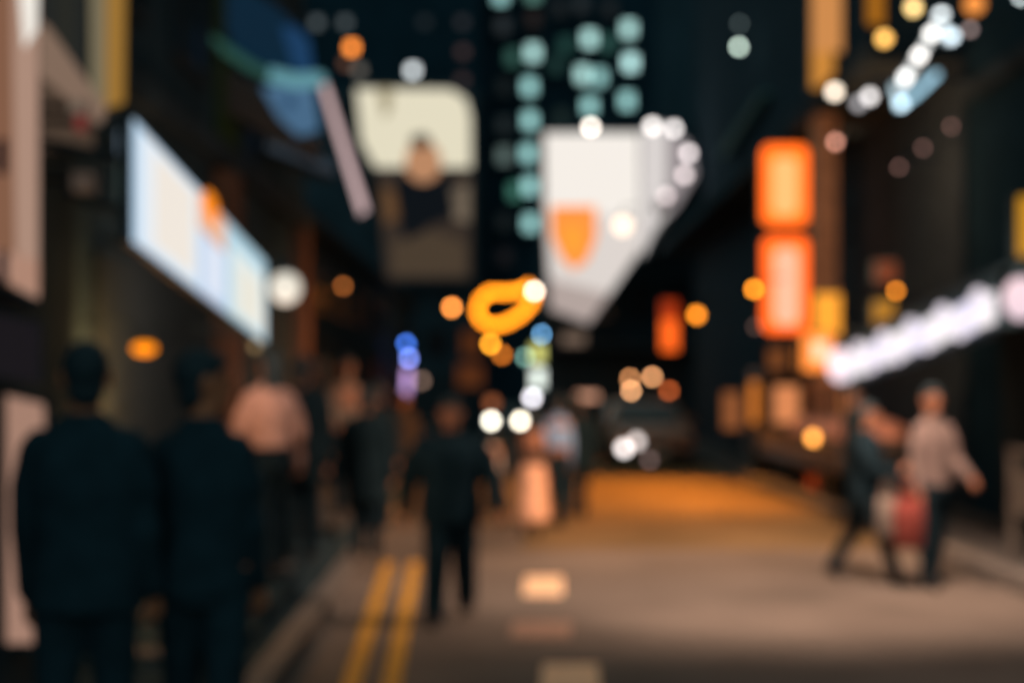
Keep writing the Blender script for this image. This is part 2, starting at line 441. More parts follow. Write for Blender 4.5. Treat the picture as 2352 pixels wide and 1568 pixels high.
obj('fixing_beam', MB().tube([P(1540,400,44.9), P(1560,400,47.9)], 0.06, 6), STEEL, t)
for (u,v,rgb,e,l) in ((1498,290,(214,208,204),20,'pale lamp where the grey side panel meets the banner top'),(1548,296,(196,190,188),18,'topmost pale lamp near the peak of the grey side panel'),(1582,352,(186,176,176),18,'pale lamp at the right corner of the grey side panel'),(1572,402,(170,158,158),18,'pale lamp low at the right edge of the grey side panel'),(1530,450,(150,138,138),18,'dim pale lamp lowest on the grey side panel')):
    lamp(u,v,43.2,l,rgb,e=e, group='pale lamps on the side panel')
lamp(1357,292,45.5, 'white round lamp on the top edge of the big banner', (238,226,214), e=16, over=1.06)
lamp(1430,518,45.4, 'white round lamp with an orange rim on the big banner', (255,228,200), e=36, over=1.06)
# neon ring
t = tubes('neon_ring', 44, [([(1124,670),(1102,690),(1094,713),(1106,737),(1132,749),(1160,743),(1192,726),(1218,700),(1230,672),(1214,655),(1196,668),(1160,672)], (330,186,34), 1.0, True, 14)],
   'closed orange neon loop hanging below the big banner', r=12)
obj('bracket', MB().tube([P(1230,672,44.05), P(1262,668,45.9)], 0.05, 6), STEEL, t)
obj('bracket', MB().tube([P(1214,657,44.05), P(1262,640,45.9)], 0.05, 6), STEEL, t)
lamp(1228,668,43.7, 'brilliant white lamp at the right end of the orange neon loop', (255,240,220), e=14, over=1.06)
lamp(1038,706,52, 'orange round lamp left of the neon loop', (255,150,66), e=14, over=1.06)
lamp(1126,790,50, 'orange round lamp just below the neon loop', (255,165,40), e=12, over=1.0)
lamp(1153,814,52, 'dimmer orange lamp half behind the one below the neon loop', (170,92,26), e=14)
# stacked small signs under the banner
lamp(1246,768,50, 'sky blue round lamp under the tip of the big banner', (105,165,215), e=12)
t = signbox('small_lit_sign', quad(1222,790,1262,832,50), [(quad(1223,791,1261,831,50), (214,212,120), 1.7, 1)], 'yellow-green lit sign under the blue lamp')
arms(t, P(1250,800,50.1), P(1290,800,50.3), 0.05)
lamp(1308,806,52, 'olive green lamp right of the yellow-green sign', (105,98,40), e=16)
t = signbox('small_lit_sign', quad(1222,845,1260,892,49), [(quad(1223,846,1259,891,49), (230,240,230), 1.9, 1)], 'white-green lit sign below the yellow-green one')
arms(t, P(1250,850,49.1), P(1290,850,49.3), 0.05)
lamp(1206,820,54, 'dim teal lamp at the left of the yellow-green sign', (84,120,112), e=12)
lamp(1222,913,48, 'white round lamp just under the white-green sign', (226,222,230), e=18, over=1.06)
lamp(1312,892,50, 'pale blue round lamp right of the white-green sign', (125,165,190), e=14)
t = signbox('small_lit_sign', quad(1322,902,1375,918,48), [(quad(1323,903,1374,917,48), (190,138,112), 1.9, 1)], 'flat pinkish lit strip right of the pale blue lamp')
arms(t, P(1370,905,48.1), P(1400,905,48.3), 0.05)
t = signbox('small_lit_sign', quad(1290,765,1345,800,47.5), [(quad(1291,766,1344,799,47.5), (120,100,86), 0.95, 1)], 'dim beige panel just below the tip of the big banner')

# ------------------------------------------------------------------ buildings
def facade_grid(root, xs, zs, y, w, h, lit=None, axis='Y', glassm=None, proud=0.03):
    """one window mesh shared by all windows of a facade; lit = {(col,row): rgb, k}"""
    n = 0
    for i, x in enumerate(xs):
        for j, z in enumerate(zs):
            fr = MB()
            if axis == 'Y':
                for (cx, cz, dx, dz) in ((x, z+h/2, w+.1, .07), (x, z-h/2, w+.1, .07), (x-w/2, z, .07, h-.07), (x+w/2, z, .07, h-.07), (x, z, .05, h-.07)):
                    fr.box((cx, y-proud, cz), (dx, 0.06, dz))
                pane = MB().box((x, y-proud+0.015, z), (w-.07, 0.02, h-.07))
            else:
                for (cy, cz, dy, dz) in ((x, z+h/2, w+.1, .07), (x, z-h/2, w+.1, .07), (x-w/2, z, .07, h-.07), (x+w/2, z, .07, h-.07), (x, z, .05, h-.07)):
                    fr.box((y+proud, cy, cz), (0.06, dy, dz))
                pane = MB().box((y+proud*0.6, x, z), (0.02, w-.07, h-.07))
            key = lit.get((i,j)) if lit else None
            m = glow(*key) if key else (glassm or DGLASS)
            f = obj('window', fr, STEEL, root)
            obj('pane', pane, m, f); n += 1
    return n

# the far tower with teal windows
YT = 136.0
t = thing('tower_block', (GX(1330,YT),YT,gz(YT)), 'dark tower with teal lit windows behind the white banner', 'building')
obj('wall', MB().span((GX(1105,YT),YT,gz(YT)-2), (GX(1500,YT),YT+18,75)), TOWER, t)
obj('parapet', MB().span((GX(1105,YT)-.3,YT-.3,75), (GX(1500,YT)+.3,YT+18.3,76)), TOWER, t)
TEAL = (146,184,180); TEAL2 = (124,168,166)
wins = [(1224,122,TEAL,.95),(1216,200,TEAL2,.95),(1217,277,TEAL2,.98),(1213,353,TEAL2,0.95),(1217,428,TEAL2,1.0),(1218,513,TEAL2,0.95),
        (1354,90,TEAL,1.0),(1339,172,TEAL,.95),(1376,178,TEAL2,0.8),(1354,244,TEAL2,.95),(1444,68,TEAL,.95),(1448,145,(165,206,204),.95),(1440,232,TEAL2,.95),
        (1158,358,(95,112,108),0.45),(1183,440,(48,90,78),0.8),(1178,133,(45,78,70),0.6),(1150,-8,TEAL2,0.9),(1225,-12,(85,125,115),0.6),
        (1155,60,(60,66,70),0.25),(1225,45,(60,50,48),0.2),(1335,12,(60,66,70),0.2),(1158,288,(50,58,60),0.22),(1158,200,(50,58,60),0.12),(1278,150,(40,70,66),0.3),(1300,105,(40,76,70),0.35),(1395,100,(46,82,76),0.5),(1290,270,(36,50,48),0.3),(1158,510,(50,58,60),0.12),(1400,20,(60,66,70),0.12),(1285,20,(60,66,70),0.12),(1160,590,(48,44,48),0.14),(1460,310,TEAL2,0.5)]
for (u,v,c,k) in wins:
    p = P(u,v,YT); w, h = 1.25, 1.55
    fr = MB()
    for (cx, cz, dx, dz) in ((p.x,p.z+h/2,w+.2,.1),(p.x,p.z-h/2,w+.2,.1),(p.x-w/2,p.z,.1,h-.1),(p.x+w/2,p.z,.1,h-.1)): fr.box((cx,YT-.06,cz),(dx,.12,dz))
    f = obj('window', fr, STEEL, t)
    obj('pane', MB().box((p.x,YT-.03,p.z),(w-.1,.04,h-.1)), glow(c, k*.785*blur(YT)**2/(27.6*34.8)), f)
    # small balcony slab glow is the real spill of the room on the slab below
    obj('balcony_slab', MB().box((p.x,YT-.5,p.z-h/2-.2),(w+.7,1.0,.14)), CONC, t)
# left tower with faint windows
YL = 128.0
t = thing('tower_block', (GX(860,YL),YL,gz(YL)), 'dark tower with faint grey windows behind the portrait billboard', 'building')
obj('wall', MB().span((GX(560,YL),YL,gz(YL)-2), (GX(1100,YL),YL+18,70)), TOWER, t)
obj('parapet', MB().span((GX(560,YL)-.3,YL-.3,70), (GX(1100,YL)+.3,YL+18.3,71)), TOWER, t)
GR = (58,64,66)
for (u,v,c,k) in [(669,430,GR,0.75),(733,430,GR,0.75),(670,510,GR,0.60),(733,510,GR,0.70),(797,507,GR,0.65),(665,55,(58,66,72),.65),(728,53,GR,0.60),(793,53,GR,0.55),
        (808,110,(222,125,50),1.0),(825,162,(90,86,80),.4),(795,146,(90,60,45),.35),(790,242,(66,66,64),.5),(1063,120,(58,44,44),.35),(1062,185,(58,44,44),.3),(1062,52,(48,48,52),.25),(948,163,(168,174,176),1.0),(975,52,(40,46,50),.2)]:
    p = P(u,v,YL); w = h = 0.9
    fr = MB()
    for (cx, cz, dx, dz) in ((p.x,p.z+h/2,w+.2,.1),(p.x,p.z-h/2,w+.2,.1),(p.x-w/2,p.z,.1,h-.1),(p.x+w/2,p.z,.1,h-.1)): fr.box((cx,YL-.06,cz),(dx,.12,dz))
    f = obj('window', fr, STEEL, t)
    obj('pane', MB().box((p.x,YL-.03,p.z),(w-.1,.04,h-.1)), glow(c, k*.785*blur(YL)**2/(20.4*20.4)), f)
# a block that closes the gap behind
t = thing('tower_block', (0,175,gz(175)), 'wide dark block at the very back of the street', 'building')
obj('wall', MB().span((-90,175,gz(175)-2), (90,195,95)), TOWER, t)
obj('parapet', MB().span((-90.3,174.7,95), (90.3,195.3,96)), TOWER, t)
# right tower
YR = 60.0
t = thing('tower_block', (GX(1680,YR),YR,gz(YR)), 'dark tower rising behind the orange sign boxes', 'building')
obj('wall', MB().span((GX(1505,76),YR,gz(YR)-1), (26,YR+16,55)), CONC, t)
obj('cornice', MB().span((GX(1505,76)-.2,YR-.3,30), (26,YR-.002,30.4)), CONC2, t)
facade_grid(t, [GX(1505,76)+1.6+2.4*i for i in range(4)], [9,12.2,15.4], YR, 1.2, 1.5)
# junction corner block behind the banner
t = thing('corner_building', (5,48,gz(48)), 'dark corner building that carries the big white banner', 'building')
obj('wall', MB().span((GX(1250,48),48,gz(48)-1), (GX(1590,48),59,GX(0,0)+10.6)), CONC, t)
obj('canopy', MB().span((GX(1250,48),46.9,3.0), (GX(1590,48),47.998,3.15)), CONC2, t)
facade_grid(t, [GX(1385,48)+1.25*i for i in range(3)], [4.6], 48, 0.9, 1.2)
obj('shop_front', MB().span((GX(1385,48),47.93,gz(48)+.1), (GX(1560,48),47.998,2.7)), SHUT, t)
# left end building with portrait billboard
YE = 60.0
t = thing('corner_building', (-5,YE,gz(YE)), 'dark building across the junction that carries the portrait billboard', 'building')
obj('wall', MB().span((-14,YE,gz(YE)-1), (GX(1098,YE),YE+14,14.2)), CONC, t)
obj('cornice', MB().span((-14,YE-.35,13.6), (GX(1098,YE)+.2,YE-.002,14.0)), CONC2, t)
facade_grid(t, [-6.2+1.5*i for i in range(4)], [3.6], YE, 0.9, 1.1, lit={(3,0):((110,58,28),.5)})
obj('shop_front', MB().span((-6.4,YE-.08,gz(YE)+.1), (GX(1080,YE),YE-.002,2.3)), SHUT, t)
# billboard
Y = 59.2
t = signbox('portrait_billboard', [P(815,200,Y),P(1068,200,Y),P(1086,235,Y),P(1084,642,Y),P(885,642,Y),P(866,400,Y),P(828,330,Y)], [
   ([P(818,204,Y),P(1035,206,Y),P(1070,228,Y),P(1081,270,Y),P(1082,385,Y),P(862,385,Y),P(830,325,Y)], (228,220,194), 1.0, 1, 'cream_ground'),
   ([P(866,203,Y),P(902,203,Y),P(898,255,Y),P(882,275,Y)], (168,156,124), .9, 2, 'darker_band'),  # darker band near the top of the cream ground
   ([P(866,385,Y),P(1082,385,Y),P(1080,640,Y),P(888,640,Y)], (68,56,48), 0.65, 1, 'brown_ground'),
   ([P(905,425,Y),P(935,392,Y),P(990,420,Y),P(1035,392,Y),P(1062,450,Y),P(1040,500,Y),P(985,520,Y),P(935,560,Y),P(912,500,Y)], (16,20,26), 0.7, 2, 'dark_jacket'),
   ([P(876,430,Y),P(908,440,Y),P(918,500,Y),P(885,515,Y)], (104,74,48), 0.9, 2, 'brown_patch'),
   ([P(1035,430,Y),P(1078,425,Y),P(1078,510,Y),P(1045,505,Y)], (118,104,88), 0.9, 2, 'tan_patch'),
   ([P(900,560,Y),P(990,530,Y),P(1070,560,Y),P(1070,632,Y),P(900,632,Y)], (92,76,60), 0.62, 2, 'tan_patch')],
   'tall lit billboard with a portrait on a cream ground', cat='billboard', depth=0.25)
def disc(u,v,a,b,Y,n=20): return [P(u+a*math.cos(2*math.pi*i/n), v+b*math.sin(2*math.pi*i/n), Y) for i in range(n)]
obj('printed_face', MB().poly(toward(disc(972,372,42,48,Y), .018), .004), glow((196,142,104), .9), t)
obj('printed_hair', MB().poly(toward(disc(966,324,24,17,Y), .024), .004), glow((62,48,40), .8), t)
obj('fixing_beam', MB().span((P(840,420,Y).x, Y+.25, P(0,420,Y).z-.1), (P(1060,420,Y).x, YE-.002, P(0,420,Y).z+.1)), STEEL, t)
# low shops between (left, beyond the first block)
t = thing('low_shop_row', (-5,25,TERR), 'low dark shop row on the left between the first block and the junction', 'building')
obj('wall', MB().span((-9,19.2,0.2), (-3.7,52,4.6)), CONC, t)
obj('roof_edge', MB().span((-9,19.0,4.602), (-3.5,52.2,4.8)), CONC2, t)
facade_grid(t, [21+3.2*i for i in range(7)], [3.6], -3.7, 1.4, 0.9, axis='X')
for i in range(4):
    obj('shutter', MB().span((-3.66,20.4+6*i,TERR+.02), (-3.61,24.6+6*i,2.8)), SHUT, t)
    obj('shop_glow', MB().span((-3.66,24.8+6*i,TERR+.4), (-3.63,26.2+6*i,2.4)), glow((70,32,24), .35), t, )
# first block, left
t = thing('shop_building', (-4,12,TERR), 'dark left hand building behind the slanted white screen', 'building')
obj('wall', MB().span((-9,8.4,0.1), (-2.72,18.6,16)), CONC, t)
obj('string_course', MB().span((-2.718,8.4,3.75), (-2.6,18.6,3.95)), CONC2, t)
facade_grid(t, [9.8+2.1*i for i in range(4)], [5.2,8.2], -2.72, 1.2, 1.6, axis='X')
for i in range(2):
    obj('shutter', MB().span((-2.716,9.2+4.6*i,TERR+.02), (-2.66,12.6+4.6*i,2.6)), SHUT, t)
    obj('pier', MB().span((-2.716,12.9+4.6*i,TERR+.02), (-2.56,13.5+4.6*i,3.7)), mat('brown_tile', (0.17,0.10,0.075), 0.8, srgb=False, spec=0.0), t)
obj('green_hoarding', MB().span((-2.716,13.0,4.0), (-2.68,14.0,5.6)), mat('green_board', (0.05,0.09,0.04), 0.8, srgb=False, spec=0.0), t)
# near left corner shop
t = thing('corner_shop', (-4,6,.13), 'near left shop with beige beams and a dark greenish window', 'building')
obj('wall', MB().span((-9,4.0,0.131), (-2.55,8.3,14)), CONC2, t)
bm_ = mat('beige_beam', (0.42,0.34,0.28), 0.7, srgb=False)
pts = [P(92,50,7.2),P(120,60,7.2),P(250,255,7.9),P(215,262,7.9),P(100,130,7.2)]
obj('sloping_beam', MB().poly([P(80,40,7.2),P(112,62,7.2),P(245,250,7.8),P(232,285,7.8),P(86,160,7.2)], .12), glow((132,108,92), .95), t)  # no lamp: the beam emits its lit tone itself
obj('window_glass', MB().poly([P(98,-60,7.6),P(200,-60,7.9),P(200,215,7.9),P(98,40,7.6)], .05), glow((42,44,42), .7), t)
obj('self_lit_soffit', MB().poly([P(98,165,7.3),P(215,270,7.8),P(215,345,7.8),P(98,345,7.3)], .08), glow((84,68,56), .85), t)  # light on the soffit is put in as its own emission
obj('window_mullion', MB().poly([P(146,-60,7.55),P(166,-60,7.6),P(166,140,7.6),P(146,110,7.55)], .04), glow((52,52,46), .6), t)  # mullion also emits its lit tone
t = signbox('upright_sign_board', [P(204,-80,8.0),P(290,-80,8.1),P(286,240,8.1),P(208,262,8.0)], [
   ([P(206,-78,8.0),P(243,-78,8.04),P(243,250,8.04),P(208,258,8.0)], (122,112,88), .95, 1, 'grey_green_half'),
   ([P(243,-78,8.04),P(288,-78,8.1),P(284,238,8.1),P(243,250,8.04)], (158,116,52), .95, 1, 'ochre_half')],
   'upright board half grey-green, half ochre, at the top left', depth=.1)
arms(t, P(250,100,8.16), P(150,100,8.3), .03)
t = signbox('small_lit_sign', quad(160,232,196,262,7.0), [(quad(161,233,195,261,7.0), (122,106,92), .8, 1)], 'small pale sign above a red one near the top left', depth=.05)
arms(t, P(165,245,7.06), P(80,245,7.3), .02)
t = signbox('small_lit_sign', quad(172,262,200,302,7.0), [(quad(173,263,199,301,7.0), (130,60,55), .8, 1)], 'small dull red sign near the top left', depth=.05)
arms(t, P(175,280,7.06), P(80,280,7.3), .02)
t = signbox('small_lit_sign', quad(165,395,215,440,7.2), [(quad(166,396,214,439,7.2), (78,66,58), .8, 1)], 'small dim brown sign left of the white screen', depth=.05)
arms(t, P(170,415,7.26), P(90,415,7.5), .02)
# pink pillar, far left: its faces glow in place of falling lamplight
Q = VP(-120,5.8,90,6.3)
t = signbox('glowing_pillar_face', [Q(-120,-80),Q(88,-80),Q(88,690),Q(-120,590)], [
   ([Q(-118,-78),Q(24,-78),Q(34,660),Q(-118,586)], (134,94,72), .95, 1, 'brown_half'),
   ([Q(24,-78),Q(86,-78),Q(86,686),Q(34,660)], (176,142,124), .95, 1, 'pink_half'),
   ([Q(36,-78),Q(84,-78),Q(80,70),Q(52,110)], (238,232,222), 1.05, 2, 'lamplit_corner'),  # bright corner paints the lamplight at the pillar top
   ([Q(-60,560),Q(84,600),Q(84,682),Q(-60,612)], (178,136,116), .95, 2, 'lower_band'),
   ([Q(-14,320),Q(12,320),Q(12,400),Q(-14,400)], (46,32,34), .8, 2, 'dark_mark'),
   ([Q(-14,575),Q(10,580),Q(10,650),Q(-14,640)], (46,32,34), .8, 3, 'dark_mark')],
   'tall pinkish brown pillar face at the far left, lamplight put in as glow', cat='poster', depth=.2)
arms(t, Q(20,200)+Vector((0,.22,0)), Q(-100,200)+Vector((0,.5,0)), .04)
Q = VP(-140,7.0,118,7.3)
t = signbox('glowing_pillar_face', [Q(-140,870),Q(112,925),Q(112,1480),Q(-140,1480)], [
   ([Q(-138,872),Q(100,928),Q(110,1476),Q(-138,1476)], (168,130,112), .95, 1)],  # lower pillar, glowing in place of the lamplight on it
   'pinkish pillar face, glowing of itself, low behind the man at the left edge', cat='poster', depth=.12)
obj('dark_mark', MB().poly(toward([Q(-40,1310),Q(4,1310),Q(4,1380),Q(-40,1380)], .02), .004), BLACKM, t)
t = signbox('sign_board', [P(-120,690,6.6),P(95,742,6.8),P(95,880,6.8),P(-120,850,6.6)], [
   ([P(-118,694,6.6),P(92,745,6.8),P(92,876,6.8),P(-118,846,6.6)], (30,26,30), .8, 1)],
   'dark board between the upper and lower pink pillar faces', depth=.1)

# slanted white screen
TL, TR_, BR, BL = (302,268,6.5), (608,601,9.7), (608,788,9.7), (302,556,6.5)
def sq(a, b, t0=0.0, t1=1.0):
    """slice of the screen between shares a..b of its length"""
    tl, tr, br, bl = P(*TL), P(*TR_), P(*BR), P(*BL)
    T0, T1 = tl.lerp(tr,a), tl.lerp(tr,b); B0, B1 = bl.lerp(br,a), bl.lerp(br,b)
    return [T0.lerp(B0,t0), T1.lerp(B1,t0), T1.lerp(B1,t1), T0.lerp(B0,t1)]
t = signbox('lit_screen', sq(0,1), [
   (sq(.004,.40,.01,.99), (182,208,230), 1.12, 1, 'left_panel'), (sq(.04,.385,.05,.95), (222,228,234), 1.1, 2, 'pale_field'), (sq(.11,.34,.13,.88), (236,227,216), 1.05, 3, 'white_field'),
   (sq(.40,.62,.01,.99), (184,202,226), 1.12, 1, 'middle_panel'), (sq(.44,.59,.42,.92), (214,222,236), 1.1, 2, 'white_field'),
   (sq(.62,.996,.01,.99), (172,204,218), 1.12, 1, 'right_panel'), (sq(.66,.96,.22,.93), (218,226,224), 1.1, 2, 'pale_field'), (sq(.71,.92,.38,.88), (232,229,216), 1.03, 3, 'white_field'),
   (sq(.39,.60,.04,.38), (240,190,160), .95, 2, 'peach_field')],
   'slanted white lit screen with an orange disc on its top edge', cat='screen', depth=.05, case=STEEL, rim=1.012)
cc = sq(.42,.52,-.06,.22)
ce = center(cc); ux = (cc[1]-cc[0]).normalized(); uz = Vector((0,0,1))
obj('orange_disc', MB().poly(toward([ce + ux*0.19*math.cos(a*math.pi/12) + uz*0.085*math.sin(a*math.pi/12) for a in range(24)], .02), .004), glow((255,140,30), 1.15), t)
for a in (.1,.5,.9):
    q = sq(a,a+.01); arms(t, q[0]+Vector((-.16,0,-.1)), q[0]+Vector((-1.1,0.0,.1)), .025)
t = signbox('thin_lit_strip', [P(270,300,8.6),P(293,302,8.62),P(293,470,8.62),P(270,470,8.6)], [
   ([P(272,302,8.6),P(291,304,8.62),P(291,370,8.62),P(272,370,8.6)], (146,164,182), .95, 1), ([P(272,370,8.6),P(291,370,8.62),P(291,468,8.62),P(272,468,8.6)], (104,120,112), .85, 1)],
   'thin pale blue upright strip beside the left end of the screen', depth=.06)
arms(t, P(280,320,8.66), P(220,320,8.7), .02)
lamp(655,661,9.8, 'large white globe lamp at the right end of the slanted screen', (236,228,212), e=72, over=1.06, arm=-1.4)
lamp(331,800,9.0, 'flattened bright orange lamp between the two men in black', (255,140,0), e=54, over=1.06, squash=.5, arm=-.7)
lamp(788,657,22, 'dim brown lamp high on the low shop row', (118,66,28), e=11, arm=-.6)
lamp(586,795,10.5, 'dull yellow lamp under the right tip of the screen', (78,62,40), e=18, arm=-.5)
for (u,l) in ((740,'right'),(830,'left')):
    pass
# blue canopy sign above
Yc = 15.0
t = thing('canopy_sign', P(620,150,Yc), 'big dark blue canopy sign with a teal tube at the upper left', 'sign')
Q = VP(352,12.2,722,15.0)
obj('blue_face', MB().poly([Q(520,-60),Q(640,20),Q(712,92),Q(722,178),Q(600,140),Q(470,30)], .2), glow((14,42,62), .75), t)
obj('bright_blue_face', MB().poly(toward([Q(645,62),Q(668,60),Q(704,92),Q(714,170),Q(672,156)], .03), .02), glow((34,74,116), .65), t)
obj('teal_tube', MB().tube(toward([Q(352,14),Q(470,92),Q(560,152),Q(606,175)], .06), .05, 8), glow((46,86,76), .8), t, smooth=True)
obj('teal_tube', MB().tube(toward([Q(606,175),Q(660,188),Q(716,184)], .09), .075, 8), glow((104,160,170), .85), t, smooth=True)
obj('pale_face', MB().poly([Q(612,200),Q(720,196),Q(734,300),Q(690,312),Q(640,262)], .12), glow((88,128,164), .65), t)
obj('dark_motif', MB().poly(toward([Q(645,222),Q(668,222),Q(672,250),Q(650,250)], .03), .01), glow((50,84,120), .7), t)
obj('dark_underside', MB().poly([Q(380,70),Q(600,200),Q(640,270),Q(690,318),Q(735,312),Q(735,370),Q(420,200)], .1), BLACKM, t)
arms(t, P(560,60,14.4), P(430,60,14.6), .06)
t = signbox('lit_edge_strip', [P(736,196,15.2),P(752,190,15.2),P(846,484,15.9),P(826,496,15.9)], [([P(737,198,15.2),P(751,192,15.2),P(845,482,15.9),P(827,494,15.9)], (196,168,168), 1.35, 1)],
   'pinkish white slanting strip at the end of the blue canopy', depth=.08)
arms(t, P(745,210,15.3), P(690,215,15.4), .05)
t = signbox('grey_ledge', [P(612,325,15.0),P(775,375,15.6),P(775,405,15.6),P(612,345,15.0)], [([P(614,327,15.0),P(773,377,15.6),P(773,403,15.6),P(614,343,15.0)], (58,68,78), .7, 1)],  # ledge glows faintly in place of light falling on it
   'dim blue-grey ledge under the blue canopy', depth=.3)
# blue and purple tubes far left of centre
lamp(849,789,40, 'dim blue round lamp left of the blue and purple lamps', (64,74,140), e=10, arm=-.6)
lamp(933,789,41, 'blue lamp topmost over the purple tube', (56,98,190), e=12, arm=-.6)
lamp(939,823,41, 'pale blue lamp between the blue lamp and the purple tube', (108,126,210), e=13, arm=-.6)
t = tubes('neon_sign', 41, [([(936,850),(935,885),(931,905)], (160,128,178), 1.05, False, 14)], 'short upright purple tube under the pale blue lamp')
obj('bracket', MB().tube([P(936,850,41.03), P(880,850,41.3)], .03, 6), STEEL, t)
lamp(968,874,42, 'dim beige lamp right of the purple tube', (88,70,60), e=14, arm=-.6)
lamp(1130,925,56, 'dim orange-brown lamp over the left headlamp of the taxi', (100,54,30), e=24, arm=-.6)
t = signbox('small_lit_sign', quad(1050,835,1110,890,57), [(quad(1051,836,1109,889,57), (92,48,24), .8, 1)], 'dull brown lit shop sign below the orange lamps', depth=.1)

# right-hand shops
t = thing('shop_building', (7,12,.13), 'dark right hand building behind the white lit fascia', 'building')
obj('wall', MB().span((5.9,3,0.131), (15,18.4,17)), mat('blue_black_tile', (0.016,0.042,0.064), 0.9, 0.2, 2.0, srgb=False, spec=0.0), t)
obj('string_course', MB().span((5.78,3,5.4), (5.898,18.4,5.6)), CONC2, t)
aw = [A0+Vector((.02,.2,.3)), A1+Vector((.05,.2,.3)), Vector((5.9,12.6,A1.z+.9)), Vector((5.9,17.4,A0.z+.9))]
obj('awning', MB().poly(aw, .05), BLACKM, t)
obj('awning_valance', MB().poly([A0+Vector((0,.24,.28)), A1+Vector((.03,.24,.28)), A1+Vector((.03,.24,-.24)), A0+Vector((0,.24,-.24))], .03), BLACKM, t)
for i in range(3):
    obj('shutter', MB().span((5.85,4.2+4.6*i,.15), (5.897,7.8+4.6*i,2.5)), SHUT, t)
t = thing('shop_building', (7,27,.13), 'amber lit shop building beyond the dark right hand one', 'building')
obj('wall', MB().span((5.9,18.6,0.131), (15,46,18)), mat('warm_render', (0.04,0.06,0.078), 0.9, srgb=False, spec=0.0), t)
p = [P(1742,215,32.3), P(1752,222,32.0), P(1662,362,37.5), P(1650,352,38.0)]
obj('awning', MB().poly(p, 0.25), mat('teal_awning', (0.06,0.16,0.16), 0.8, srgb=False), t)
obj('pillar', MB().span((4.74,22.2,.131), (5.08,22.6,6.0)), mat('tan_pillar', (0.6,0.36,0.24), 0.8, srgb=False, spec=0.0), t)
obj('floor_slab', MB().span((4.7,18.6,6.0), (5.898,46,6.3)), CONC2, t)
for i, (y0, rgb, k) in enumerate(((24.2,(170,100,55),.8),(27.0,(210,120,55),.9),(30.2,(140,80,42),.7))):
    obj('shop_window', MB().span((5.84,y0,.9), (5.897,y0+2.2,2.6)), glow(rgb, k), t)
    fr = MB()
    for (ya,yb,za,zb) in ((y0-.1,y0,.8,2.7),(y0+2.2,y0+2.3,.8,2.7),(y0,y0+2.2,2.6,2.7),(y0,y0+2.2,.8,.9)): fr.span((5.8,ya,za),(5.896,yb,zb))
    obj('window_frame', fr, STEEL, t)
# lit stall panels above the truck
t = signbox('market_stall_sign', quad(1776,885,1836,972,24.6), [(quad(1777,886,1835,971,24.6), (226,140,88), .95, 1)], 'peach lit panel standing behind the truck load', depth=.1)
obj('post', MB().tube([P(1800,972,24.75), P(1800,1100,24.75)], .04, 6), STEEL, t)
t = signbox('market_stall_sign', quad(1722,875,1742,972,25.5), [(quad(1723,876,1741,971,25.5), (225,128,50), 1.0, 1)], 'narrow orange lit panel left of the peach one behind the truck', depth=.1)
obj('post', MB().tube([P(1732,972,25.65), P(1732,1090,25.65)], .04, 6), STEEL, t)
t = signbox('market_stall_sign', quad(1660,900,1700,985,27.5), [(quad(1661,901,1699,984,27.5), (150,88,50), .95, 1)], 'dim brown lit panel at the left above the truck cab', depth=.1)
obj('post', MB().tube([P(1680,985,27.65), P(1680,1080,27.65)], .04, 6), STEEL, t)

